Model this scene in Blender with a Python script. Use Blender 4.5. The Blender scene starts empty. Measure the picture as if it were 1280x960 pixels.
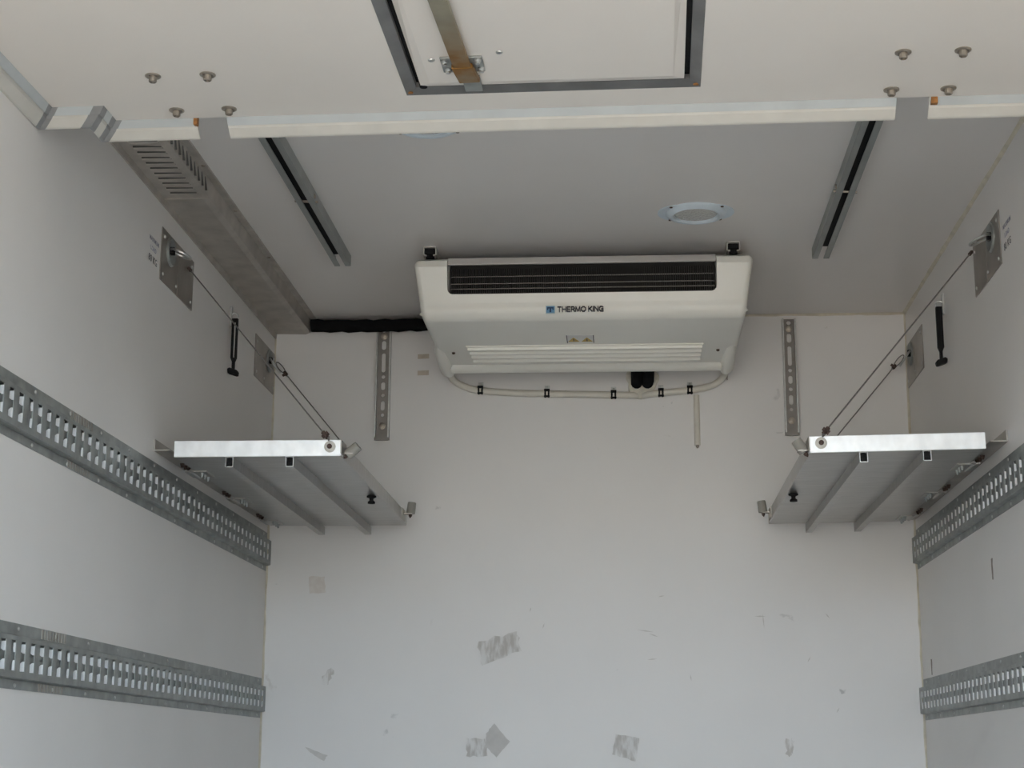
import bpy, bmesh, math, random
from mathutils import Vector, Matrix
random.seed(7)
S = bpy.context.scene
COL = S.collection

# ------------------------------------------------------------------ camera, sky, exposure
ZO = 0.62                                   # truck floor is z = 0; all heights below are written from lens height
XL, XR, D, ZC = -1.125, 0.875, 5.044, 1.3763
YR = 0.75                                   # rear opening of the box
pitch, yaw, roll = 0.22544, -0.07136, 0.00542
fwd = Vector((math.sin(yaw) * math.cos(pitch), math.cos(yaw) * math.cos(pitch), math.sin(pitch)))
rt = Vector((math.cos(yaw), -math.sin(yaw), 0)); up = rt.cross(fwd)
rt2 = math.cos(roll) * rt + math.sin(roll) * up; up2 = -math.sin(roll) * rt + math.cos(roll) * up
cam = bpy.data.cameras.new('camera'); cam.sensor_width = 36; cam.lens = 2050.05 * 36 / 1280
cam.clip_start = 0.02; cam.clip_end = 500
co = bpy.data.objects.new('camera', cam); COL.objects.link(co)
m = Matrix((rt2, up2, -fwd)).transposed().to_4x4(); m.translation = (0, 0, ZO)
co.matrix_world = m
S.camera = co
w = bpy.data.worlds.new('overcast_sky'); S.world = w; w.use_nodes = True
bg = w.node_tree.nodes['Background']; bg.inputs[0].default_value = (0.63, 0.81, 1.0, 1); bg.inputs[1].default_value = 2.3
sun = bpy.data.lights.new('sun', 'SUN'); sun.energy = 4.0; sun.angle = math.radians(3); sun.color = (1.0, 0.92, 0.79)
so = bpy.data.objects.new('sun', sun); COL.objects.link(so)
so.rotation_euler = Vector((-0.50, -0.72, -0.60)).to_track_quat('-Z', 'Y').to_euler(); so.location = (4, 6, 8)
S.view_settings.view_transform = 'Standard'; S.view_settings.look = 'None'
S.view_settings.gamma = 1.0; S.view_settings.use_curve_mapping = False
S.view_settings.exposure = 1.68

# ------------------------------------------------------------------ materials
def mat(name, col, rough=0.5, metal=0.0, var=0.05, scale=6.0, bump=0.0, bscale=200.0, col2=None, thr=None, stretch=(1, 1, 1), spec=0.5):
    M = bpy.data.materials.new(name); M.use_nodes = True
    nt = M.node_tree; P = nt.nodes['Principled BSDF']
    P.inputs['Roughness'].default_value = rough; P.inputs['Metallic'].default_value = metal
    P.inputs['Specular IOR Level'].default_value = spec
    tc = nt.nodes.new('ShaderNodeTexCoord'); mp = nt.nodes.new('ShaderNodeMapping'); mp.inputs['Scale'].default_value = stretch
    nt.links.new(tc.outputs['Object'], mp.inputs[0])
    nz = nt.nodes.new('ShaderNodeTexNoise'); nz.inputs['Scale'].default_value = scale; nz.inputs['Detail'].default_value = 6
    nt.links.new(mp.outputs[0], nz.inputs['Vector'])
    cr = nt.nodes.new('ShaderNodeValToRGB')
    c2 = col2 or tuple(max(0, c * (1 - 2 * var)) for c in col)
    lo, hi = thr or (0.3, 0.7)
    cr.color_ramp.elements[0].position = lo; cr.color_ramp.elements[1].position = hi
    cr.color_ramp.elements[0].color = (*c2, 1); cr.color_ramp.elements[1].color = (*col, 1)
    nt.links.new(nz.outputs['Fac'], cr.inputs[0]); nt.links.new(cr.outputs[0], P.inputs['Base Color'])
    if bump:
        nb = nt.nodes.new('ShaderNodeTexNoise'); nb.inputs['Scale'].default_value = bscale; nb.inputs['Detail'].default_value = 3
        nt.links.new(mp.outputs[0], nb.inputs['Vector'])
        bp = nt.nodes.new('ShaderNodeBump'); bp.inputs['Strength'].default_value = bump; bp.inputs['Distance'].default_value = 0.002
        nt.links.new(nb.outputs['Fac'], bp.inputs['Height']); nt.links.new(bp.outputs[0], P.inputs['Normal'])
    M['cr'] = cr.name
    return M

def scuffs(M, dens, stretch, dark=(0.30, 0.29, 0.28), scale=9.0, size=0.035):
    """sparse little scuff marks with shapes of their own"""
    nt = M.node_tree; P = nt.nodes['Principled BSDF']
    src = P.inputs['Base Color'].links[0].from_socket
    tc = [n for n in nt.nodes if n.type == 'TEX_COORD'][0]
    mp = nt.nodes.new('ShaderNodeMapping'); mp.inputs['Scale'].default_value = stretch
    wn = nt.nodes.new('ShaderNodeTexNoise'); wn.inputs['Scale'].default_value = 14; wn.inputs['Detail'].default_value = 5
    nt.links.new(tc.outputs['Object'], wn.inputs['Vector'])
    mx = nt.nodes.new('ShaderNodeMix'); mx.data_type = 'VECTOR'; mx.inputs[0].default_value = 0.12
    nt.links.new(tc.outputs['Object'], mx.inputs[4]); nt.links.new(wn.outputs['Color'], mx.inputs[5])
    nt.links.new(mx.outputs[1], mp.inputs[0])
    vo = nt.nodes.new('ShaderNodeTexVoronoi'); vo.inputs['Scale'].default_value = scale
    nt.links.new(mp.outputs[0], vo.inputs['Vector'])
    sp = nt.nodes.new('ShaderNodeSeparateColor'); nt.links.new(vo.outputs['Color'], sp.inputs[0])
    a = nt.nodes.new('ShaderNodeMath'); a.operation = 'GREATER_THAN'; a.inputs[1].default_value = 1 - dens
    nt.links.new(sp.outputs[0], a.inputs[0])
    b = nt.nodes.new('ShaderNodeMapRange'); b.inputs[1].default_value = size; b.inputs[2].default_value = size * 2.2
    b.inputs[3].default_value = 1; b.inputs[4].default_value = 0
    nt.links.new(vo.outputs['Distance'], b.inputs[0])
    c = nt.nodes.new('ShaderNodeMath'); c.operation = 'MULTIPLY'; nt.links.new(a.outputs[0], c.inputs[0]); nt.links.new(b.outputs[0], c.inputs[1])
    d = nt.nodes.new('ShaderNodeMath'); d.operation = 'MULTIPLY'; nt.links.new(c.outputs[0], d.inputs[0]); nt.links.new(sp.outputs[1], d.inputs[1])
    mc = nt.nodes.new('ShaderNodeMix'); mc.data_type = 'RGBA'
    nt.links.new(d.outputs[0], mc.inputs[0]); nt.links.new(src, mc.inputs[6]); mc.inputs[7].default_value = (*dark, 1)
    nt.links.new(mc.outputs[2], P.inputs['Base Color'])
    return M

M = {}
M['wall'] = scuffs(mat('white_wall_panel', (0.79, 0.762, 0.735), 0.38, var=0.02, scale=3, bump=0.05, bscale=60), 0.05, (1, 1, 0.45))
M['back'] = scuffs(scuffs(mat('white_front_wall_panel', (0.79, 0.772, 0.757), 0.42, var=0.02, scale=3, bump=0.05, bscale=60), 0.22, (0.55, 1, 1.3), scale=12, size=0.05), 0.12, (1.4, 1, 0.45), scale=8, dark=(0.48, 0.44, 0.40), size=0.045)
M['ceil'] = mat('white_ceiling_panel', (0.80, 0.765, 0.735), 0.35, var=0.015, scale=3, bump=0.04, bscale=50)
M['panel'] = scuffs(mat('cream_panel', (0.86, 0.805, 0.74), 0.4, var=0.02, scale=3, bump=0.05, bscale=80), 0.05, (1, 1, 1), scale=6, size=0.02)
M['gasket'] = mat('white_rubber_seal', (0.64, 0.615, 0.56), 0.5, var=0.04, scale=20)
M['gasket_blue'] = mat('bluish_seal_strip', (0.52, 0.545, 0.545), 0.45, var=0.05, scale=14)
M['tape'] = mat('grey_tape', (0.27, 0.27, 0.27), 0.5, var=0.06, scale=40)
M['steel'] = mat('dark_steel_angle', (0.33, 0.325, 0.325), 0.45, 0.75, var=0.18, scale=9, bump=0.1)
M['rust'] = mat('rust', (0.45, 0.20, 0.06), 0.85, var=0.25, scale=90, bump=0.4)
M['black'] = mat('black_rubber', (0.012, 0.012, 0.013), 0.65, var=0.1, scale=60, bump=0.2, bscale=120, spec=0.15)
M['black_foam'] = mat('black_foam', (0.011, 0.011, 0.012), 0.9, var=0.1, scale=60, bump=0.6, bscale=90, spec=0.1)
M['alu'] = mat('worn_aluminium', (0.45, 0.44, 0.425), 0.31, 0.85, var=0.12, scale=7, stretch=(2, 14, 2), bump=0.06, bscale=60)
M['alu_lit'] = mat('daylit_aluminium_rim', (0.95, 0.96, 0.965), 0.42, 0.5, var=0.07, scale=11, stretch=(3, 3, 2))  # brighter rim metal, lightened further for the daylight on its near face
M['galv'] = mat('galvanised_steel', (0.40, 0.42, 0.41), 0.5, 0.7, var=0.16, scale=22, bump=0.06)
M['galv_lit'] = mat('daylit_zinc_tab', (0.92, 0.93, 0.93), 0.4, 0.25, var=0.04, scale=30)  # zinc coloured lighter to carry the daylight striking the tongues
M['duct'] = mat('dull_duct_metal', (0.57, 0.53, 0.485), 0.5, 0.5, var=0.14, scale=16, bump=0.12, bscale=40)
M['slot'] = mat('slot_shade', (0.10, 0.095, 0.09), 0.7, 0.2, var=0.1, scale=40)  # dark tone for the shade inside the duct openings
M['rail'] = mat('grey_ceiling_rail', (0.42, 0.44, 0.43), 0.5, 0.6, var=0.08, scale=12)
M['stain'] = mat('stainless_plate', (0.44, 0.41, 0.375), 0.4, 0.85, var=0.16, scale=9, bump=0.05)
M['channel'] = mat('dull_channel_steel', (0.27, 0.25, 0.235), 0.5, 0.6, var=0.12, scale=30)
M['zinc'] = mat('zinc_fitting', (0.62, 0.63, 0.62), 0.35, 0.85, var=0.12, scale=50)
M['bolt'] = mat('brownish_bolt', (0.46, 0.41, 0.35), 0.45, 0.8, var=0.2, scale=60)
M['cable'] = mat('steel_cable', (0.30, 0.29, 0.28), 0.5, 0.6, var=0.2, scale=300)
M['crimp'] = mat('rusty_clamp', (0.13, 0.085, 0.07), 0.7, 0.3, var=0.3, scale=120)
M['rubber_grey'] = mat('grey_rubber_stop', (0.33, 0.315, 0.28), 0.7, var=0.08, scale=40)
M['plast'] = mat('ivory_plastic', (0.87, 0.85, 0.78), 0.38, var=0.015, scale=8)
M['coil'] = mat('dark_coil', (0.014, 0.013, 0.012), 0.5, 0.2, var=0.2, scale=200, stretch=(4, 1, 1))
M['fin'] = mat('coil_fin', (0.16, 0.15, 0.14), 0.45, 0.5, var=0.2, scale=120, stretch=(3, .2, .2))
M['strip'] = mat('brushed_strip', (0.74, 0.71, 0.68), 0.45, 0.6, var=0.05, scale=9)
M['seal'] = mat('yellowed_sealant', (0.72, 0.66, 0.54), 0.7, var=0.12, scale=25)
M['hose'] = mat('ivory_hose', (0.74, 0.70, 0.62), 0.45, var=0.06, scale=20)
M['foam'] = mat('expanding_foam', (0.76, 0.72, 0.62), 0.9, var=0.1, scale=50, bump=0.5, bscale=60)
M['print'] = mat('black_print', (0.04, 0.04, 0.05), 0.5)
M['print_blue'] = mat('blue_print', (0.28, 0.28, 0.36), 0.5)
M['emblem'] = mat('emblem_blue', (0.16, 0.36, 0.58), 0.5)
M['navy'] = mat('emblem_navy', (0.01, 0.05, 0.13), 0.5)
M['lblue'] = mat('emblem_rim', (0.45, 0.62, 0.70), 0.5)
M['sticker'] = mat('grey_sticker', (0.74, 0.73, 0.70), 0.4)
M['amber'] = mat('amber_print', (0.55, 0.36, 0.05), 0.5)
M['bezel'] = mat('bluish_lamp_bezel', (0.70, 0.78, 0.84), 0.35, var=0.03, scale=40)
M['floor'] = mat('grey_floor', (0.36, 0.34, 0.31), 0.7, var=0.1, scale=30, bump=0.3)
M['added_wall'] = mat('added_wall_render', (0.72, 0.69, 0.63), 0.9, var=0.05, scale=1)
M['yard'] = mat('added_yard_concrete', (0.49, 0.38, 0.295), 0.9, var=0.06, scale=1.5)
M['residue'] = mat('tape_residue', (0.75, 0.735, 0.72), 0.75, col2=(0.56, 0.53, 0.50), thr=(0.40, 0.62), scale=38, stretch=(2.2, 1, .7))
M['residue_solid'] = mat('adhesive_patch', (0.635, 0.61, 0.585), 0.75, var=0.05, scale=40)
M['residue_pink'] = mat('faded_sticker', (0.68, 0.63, 0.59), 0.75, col2=(0.72, 0.68, 0.64), thr=(.4, .6), scale=60)
M['beige'] = mat('beige_tab', (0.58, 0.51, 0.43), 0.6, var=0.08, scale=60)
M['brown'] = mat('brown_scuff', (0.40, 0.35, 0.31), 0.8, var=0.2, scale=80)
# lamp lens
g = bpy.data.materials.new('prismatic_lens'); g.use_nodes = True; P = g.node_tree.nodes['Principled BSDF']
P.inputs['Base Color'].default_value = (0.75, 0.74, 0.70, 1); P.inputs['Roughness'].default_value = 0.15; P.inputs['Metallic'].default_value = 0.35
vo = g.node_tree.nodes.new('ShaderNodeTexVoronoi'); vo.inputs['Scale'].default_value = 170
tc = g.node_tree.nodes.new('ShaderNodeTexCoord'); g.node_tree.links.new(tc.outputs['Object'], vo.inputs['Vector'])
bp = g.node_tree.nodes.new('ShaderNodeBump'); bp.inputs['Strength'].default_value = 0.9; bp.inputs['Distance'].default_value = 0.004
g.node_tree.links.new(vo.outputs['Distance'], bp.inputs['Height']); g.node_tree.links.new(bp.outputs[0], P.inputs['Normal'])
M['lens'] = g
# latch bar: zinc running into rust towards the latch end
g = mat('rusting_zinc_bar', (0.44, 0.40, 0.30), 0.5, 0.6, var=0.14, scale=14)
nt = g.node_tree; P = nt.nodes['Principled BSDF']; src = P.inputs['Base Color'].links[0].from_socket
tc = [n for n in nt.nodes if n.type == 'TEX_COORD'][0]
sx = nt.nodes.new('ShaderNodeSeparateXYZ'); nt.links.new(tc.outputs['Object'], sx.inputs[0])
mr = nt.nodes.new('ShaderNodeMapRange'); mr.inputs[1].default_value = -0.42; mr.inputs[2].default_value = -0.24; mr.inputs[4].default_value = 1.7; mr.clamp = True
nt.links.new(sx.outputs[1], mr.inputs[0])
n2 = nt.nodes.new('ShaderNodeTexNoise'); n2.inputs['Scale'].default_value = 30; nt.links.new(tc.outputs['Object'], n2.inputs['Vector'])
mm = nt.nodes.new('ShaderNodeMath'); mm.operation = 'MULTIPLY'; mm.use_clamp = True; nt.links.new(mr.outputs[0], mm.inputs[0]); nt.links.new(n2.outputs[0], mm.inputs[1])
mc = nt.nodes.new('ShaderNodeMix'); mc.data_type = 'RGBA'; nt.links.new(mm.outputs[0], mc.inputs[0])
nt.links.new(src, mc.inputs[6]); mc.inputs[7].default_value = (0.30, 0.15, 0.04, 1); nt.links.new(mc.outputs[2], P.inputs['Base Color'])
M['bar'] = g

# ------------------------------------------------------------------ mesh helpers (world coords, z from lens height)
class MB:
    def __init__(s): s.b = bmesh.new(); s.mi = 0
    def face(s, vs):
        try:
            f = s.b.faces.new(vs); f.material_index = s.mi; return f
        except ValueError: return None
    def box(s, x0, x1, y0, y1, z0, z1):
        v = [s.b.verts.new((x, y, z)) for z in (z0, z1) for y in (y0, y1) for x in (x0, x1)]
        for q in ((0, 2, 3, 1), (4, 5, 7, 6), (0, 1, 5, 4), (2, 6, 7, 3), (0, 4, 6, 2), (1, 3, 7, 5)): s.face([v[i] for i in q])
        return s
    def prism(s, poly, axis, a, b):
        """polygon in the two other axes (in x,y,z order), extruded along axis"""
        def p(q, t):
            l = list(q); l.insert(axis, t); return l
        A = [s.b.verts.new(p(q, a)) for q in poly]; B = [s.b.verts.new(p(q, b)) for q in poly]
        n = len(poly)
        s.face(A[::-1]); s.face(B)
        for i in range(n): s.face([A[i], A[(i + 1) % n], B[(i + 1) % n], B[i]])
        return s
    def ring(s, c, t, r, seg, ref=None):
        t = Vector(t).normalized()
        a = (ref or (Vector((0, 0, 1)) if abs(t.z) < .9 else Vector((1, 0, 0)))).cross(t).normalized(); bb = t.cross(a)
        return [s.b.verts.new(Vector(c) + r * (math.cos(2 * math.pi * i / seg) * a + math.sin(2 * math.pi * i / seg) * bb)) for i in range(seg)]
    def cyl(s, p0, p1, r0, r1=None, seg=14):
        r1 = r0 if r1 is None else r1; t = Vector(p1) - Vector(p0)
        A = s.ring(p0, t, r0, seg); B = s.ring(p1, t, r1, seg)
        s.face(A[::-1]); s.face(B)
        for i in range(seg): s.face([A[i], A[(i + 1) % seg], B[(i + 1) % seg], B[i]])
        return s
    def tube(s, pts, r, seg=10, closed=False):
        pts = [Vector(p) for p in pts]; n = len(pts); R = []
        for i, p in enumerate(pts):
            if closed: t = pts[(i + 1) % n] - pts[i - 1]
            else: t = pts[min(i + 1, n - 1)] - pts[max(i - 1, 0)]
            R.append(s.ring(p, t, r[i] if isinstance(r, (list, tuple)) else r, seg, Vector((0.31, 0.2, 0.93))))
        for k in range(n if closed else n - 1):
            A, B = R[k], R[(k + 1) % n]
            for i in range(seg): s.face([A[i], A[(i + 1) % seg], B[(i + 1) % seg], B[i]])
        if not closed: s.face(R[0][::-1]); s.face(R[-1])
        return s
    def lathe(s, c, ax, prof, seg=28):
        """profile of (radius, offset along ax)"""
        ax = Vector(ax).normalized(); R = []
        for r, h in prof: R.append(s.ring(Vector(c) + h * ax, ax, max(r, 1e-5), seg))
        for k in range(len(R) - 1):
            for i in range(seg): s.face([R[k][i], R[k][(i + 1) % seg], R[k + 1][(i + 1) % seg], R[k + 1][i]])
        s.face(R[0][::-1]); s.face(R[-1])
        return s
    def quadstrip(s, rows):
        V = [[s.b.verts.new(p) for p in r] for r in rows]
        for i in range(len(V) - 1):
            for j in range(len(V[i]) - 1): s.face([V[i][j], V[i][j + 1], V[i + 1][j + 1], V[i + 1][j]])
        return s
    def add_mesh(s, me, T):
        n0 = len(s.b.verts); s.b.from_mesh(me); s.b.verts.ensure_lookup_table()
        for v in s.b.verts[n0:]: v.co = T @ v.co
        return s
    def build(s, name, ms, parent=None, origin=None, bevel=0, smooth=False, recalc=True, kind=None, label=None):
        if recalc: bmesh.ops.recalc_face_normals(s.b, faces=s.b.faces)
        o = parent['_o'] if parent is not None else None
        if o is None:
            if origin is None:
                bb = [v.co for v in s.b.verts]
                origin = [(min(c[i] for c in bb) + max(c[i] for c in bb)) / 2 for i in range(2)] + [min(c[2] for c in bb)]
            o = origin
        for v in s.b.verts: v.co -= Vector(o)
        me = bpy.data.meshes.new(name); s.b.to_mesh(me); s.b.free()
        for q in (ms if isinstance(ms, (list, tuple)) else [ms]): me.materials.append(M[q])
        if smooth:
            me.polygons.foreach_set('use_smooth', [True] * len(me.polygons))
            me.set_sharp_from_angle(angle=math.radians(smooth if smooth is not True else 38))
        ob = bpy.data.objects.new(name, me); COL.objects.link(ob)
        ob['_o'] = list(o)
        if parent is not None: ob.parent = parent
        else: ob.location = (o[0], o[1], o[2] + ZO)
        if bevel:
            bm_ = ob.modifiers.new('bevel', 'BEVEL'); bm_.width = bevel; bm_.segments = 2; bm_.limit_method = 'ANGLE'
        if kind: ob['kind'] = kind
        if label: ob['label'] = label
        return ob

def thing(name, label, cat, loc, group=None, rotz=0):
    o = bpy.data.objects.new(name, None); COL.objects.link(o); o.empty_display_size = .05
    o.location = (loc[0], loc[1], loc[2] + ZO); o.rotation_euler = (0, 0, rotz); o['_o'] = list(loc)
    return tag(o, label, cat, group)
def tag(o, label, cat, group=None):
    o['label'] = label; o['category'] = cat
    if group: o['group'] = group
    return o
def struct(o, label=None):
    o['kind'] = 'structure'
    if label: o['label'] = label
    return o
def boolean(ob, mb):
    me = bpy.data.meshes.new('cut'); bmesh.ops.recalc_face_normals(mb.b, faces=mb.b.faces)
    for v in mb.b.verts: v.co -= Vector(ob['_o'])
    mb.b.to_mesh(me); mb.b.free()
    c = bpy.data.objects.new('cut', me); COL.objects.link(c); c.matrix_world = ob.matrix_world.copy()
    par = ob.parent
    bpy.context.view_layer.update(); c.matrix_world = ob.matrix_world.copy(); bpy.context.view_layer.update()
    mod = ob.modifiers.new('b', 'BOOLEAN'); mod.object = c; mod.operation = 'DIFFERENCE'; mod.solver = 'EXACT'
    dg = bpy.context.evaluated_depsgraph_get()
    new = bpy.data.meshes.new_from_object(ob.evaluated_get(dg))
    ob.modifiers.remove(mod); old = ob.data; ob.data = new; new.name = old.name + '_cut'
    bpy.data.objects.remove(c); bpy.data.meshes.remove(me)
def text_mesh(txt, size, extr=0.0003):
    cu = bpy.data.curves.new('t', 'FONT'); cu.body = txt; cu.size = size; cu.extrude = extr; cu.align_x = 'LEFT'; cu.offset = size * .004; cu.space_character = 1.12
    o = bpy.data.objects.new('t', cu); COL.objects.link(o); bpy.context.view_layer.update()
    me = bpy.data.meshes.new_from_object(o.evaluated_get(bpy.context.evaluated_depsgraph_get()))
    bpy.data.objects.remove(o); bpy.data.curves.remove(cu)
    xs = [v.co.x for v in me.vertices]; return me, (min(xs), max(xs))
def basis(o, ex, ey):
    ex, ey = Vector(ex), Vector(ey); ez = ex.cross(ey)
    T = Matrix((ex, ey, ez)).transposed().to_4x4(); T.translation = o; return T
def arc(cx, cy, r, a0, a1, n):
    return [(cx + r * math.cos(math.radians(a0 + (a1 - a0) * i / n)), cy + r * math.sin(math.radians(a0 + (a1 - a0) * i / n))) for i in range(n + 1)]

# ------------------------------------------------------------------ the box of the truck
FZ = -ZO
struct(MB().box(-40, 40, -60, 30, -1.72, -1.62).build('ground', 'yard'), 'unseen concrete yard added to bounce warm light into the truck')  # unseen yard, added for warm light bounced onto the upper walls
struct(MB().box(-9, 6.3, -16.3, -16, -1.62, 3.3).build('wall_added_rear', 'added_wall'), 'unseen pale wall added behind the truck to cut off low sky')  # added out of view: hides the low sky and bounces warm light in
struct(MB().box(-9.3, -9, -16.3, 6, -1.62, 3.3).build('wall_added_side', 'added_wall'), 'unseen pale wall added beside the truck to bounce sunlight in')  # added out of view: throws sunlight back onto the right wall
struct(MB().box(6, 6.3, -16, 6, -1.62, 3.3).build('wall_added_shade', 'added_wall'), 'unseen pale wall added on the shaded side to dim the left wall')  # added out of view: keeps light off the left wall
struct(MB().box(XL - .07, XR + .07, YR, D + .07, FZ - .06, FZ).build('floor', 'floor'), 'grey floor of the truck box')
struct(MB().box(XL - .07, XL, YR, D + .07, FZ, ZC).build('wall_left', 'wall'), 'white side wall panel carrying two perforated rails')
struct(MB().box(XR, XR + .07, YR, D + .07, FZ, ZC).build('wall_right', 'wall'), 'white side wall panel under a yellowed ceiling joint')
wb = struct(MB().box(XL, XR, D, D + .07, FZ, ZC).build('wall_back', 'back'), 'white scuffed front wall of the truck box')
struct(MB().box(XL - .07, XR + .07, YR, D + .07, ZC, ZC + .07).build('ceiling', 'ceil'), 'white smooth ceiling panel')

def bead(name, p0, p1, n1, n2, r, label, mt='seal'):
    """thin triangular sealant bead along an inside corner"""
    b = MB(); p0, p1, n1, n2 = map(Vector, (p0, p1, n1, n2)); rows = []
    N = 60
    for i in range(N + 1):
        p = p0.lerp(p1, i / N); q = r * random.uniform(.75, 1.25)
        rows.append([p, p + n1 * q, p + (n1 + n2) * q * .42, p + n2 * q, p])
    b.quadstrip(rows)
    return struct(b.build(name, mt), label)
bead('trim_1', (XR, 1.0, ZC), (XR, D, ZC), (-1, 0, 0), (0, 0, -1), .0075, 'yellowed sealant bead along the right ceiling joint')
bead('trim_2', (-.55, D, ZC), (XR, D, ZC), (0, -1, 0), (0, 0, -1), .0065, 'yellowed sealant bead where ceiling meets front wall')
bead('trim_3', (XR, D, FZ), (XR, D, ZC), (-1, 0, 0), (0, -1, 0), .0055, 'yellowed sealant bead in the right front corner')
bead('trim_4', (XL, D, FZ), (XL, D, ZC), (1, 0, 0), (0, -1, 0), .005, 'yellowed sealant bead in the left front corner')

# tape residue and stains on the front wall (own shapes, skin-thin but with thickness)
def patch(name, pts, mt, label, wall=wb):
    b = MB(); b.prism(pts, 1, D - .0008, D + .0005); return b.build(name, mt, wall, label=label)
def rag(pts, amp, n=5):
    out = []
    for i, p in enumerate(pts):
        q = pts[(i + 1) % len(pts)]
        for k in range(n):
            t = k / n; a = amp if k else amp * .3
            out.append((p[0] + (q[0] - p[0]) * t + random.uniform(-a, a), p[1] + (q[1] - p[1]) * t + random.uniform(-a, a)))
    return out
patch('tape_residue', rag([(-.99, .552), (-.94, .553), (-.936, .502), (-.987, .500)], .002), 'residue_pink', 'faint pinkish square of old sticker')
patch('tape_residue', rag([(-.459, .352), (-.340, .385), (-.329, .322), (-.448, .280)], .006), 'residue', 'ragged tilted rectangle of tape residue')
patch('tape_residue', rag([(-.94, .235), (-.913, .272), (-.900, .262), (-.917, .222), (-.935, .224)], .005), 'residue', 'small ragged glue spot')
patch('tape_residue', rag([(-.491, .066), (-.437, .063), (-.428, .012), (-.492, .010)], .004), 'residue', 'small ragged square of residue')
patch('tape_residue', rag([(-.433, .078), (-.408, .108), (-.360, .055), (-.402, .008), (-.436, .04)], .002), 'residue_solid', 'grey diamond of adhesive')
patch('tape_residue', rag([(-.042, .078), (.028, .066), (.016, -.002), (-.054, .018)], .002), 'residue', 'striped square of tape residue')
patch('tape_residue', rag([(-.985, .036), (-.915, .012), (-.925, -.006), (-.955, .01)], .002), 'residue_solid', 'grey triangle of adhesive')
patch('tape_residue', rag([(.462, .062), (.480, .07), (.490, .04), (.478, .016), (.462, .02)], .006), 'residue', 'small brown ragged glue spot')
patch('adhesive_tab', [(-.662, 1.245), (-.626, 1.246), (-.626, 1.261), (-.662, 1.260)], 'beige', 'beige adhesive tab, upper of two')
patch('adhesive_tab', [(-.662, 1.191), (-.626, 1.192), (-.626, 1.207), (-.662, 1.206)], 'beige', 'beige adhesive tab, lower of two')
patch('wall_plug', rag([(.312, 1.186), (.319, 1.186), (.318, 1.166), (.314, 1.164)], .001, 2), 'brown', 'small brown wall hole')
for (x, z, l, a) in ((.398, .429, .035, 0), (.407, .415, .045, 95), (.05, .385, .05, 172), (.075, .372, .03, 160), (.07, .30, .03, 5), (.185, .245, .02, 100), (-.26, .40, .018, 70), (-.30, .45, .014, 75), (.10, .49, .02, 10), (.54, .30, .02, 60), (.62, .15, .018, 60), (.60, .43, .02, 130)):
    c, s_ = math.cos(math.radians(a)), math.sin(math.radians(a)); h = .0018
    pts = [(x - c * l / 2, z - s_ * l / 2), (x - s_ * h, z + c * h), (x + c * l / 2, z + s_ * l / 2), (x + s_ * h, z - c * h)]
    patch('scuff_mark', pts, 'residue_solid', None)
# dark scuffs on the right wall
wr = bpy.data.objects['wall_right']
for (y, z, l) in ((4.89, .27, .045), (4.02, .455, .05)):
    b = MB(); b.prism(rag([(y - .008, z + l / 2), (y + .008, z + l / 2), (y + .006, z - l / 2), (y - .004, z - l / 2)], .002, 3), 0, XR - .0008, XR + .0005)
    b.build('scuff_mark', 'brown', wr)

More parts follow.
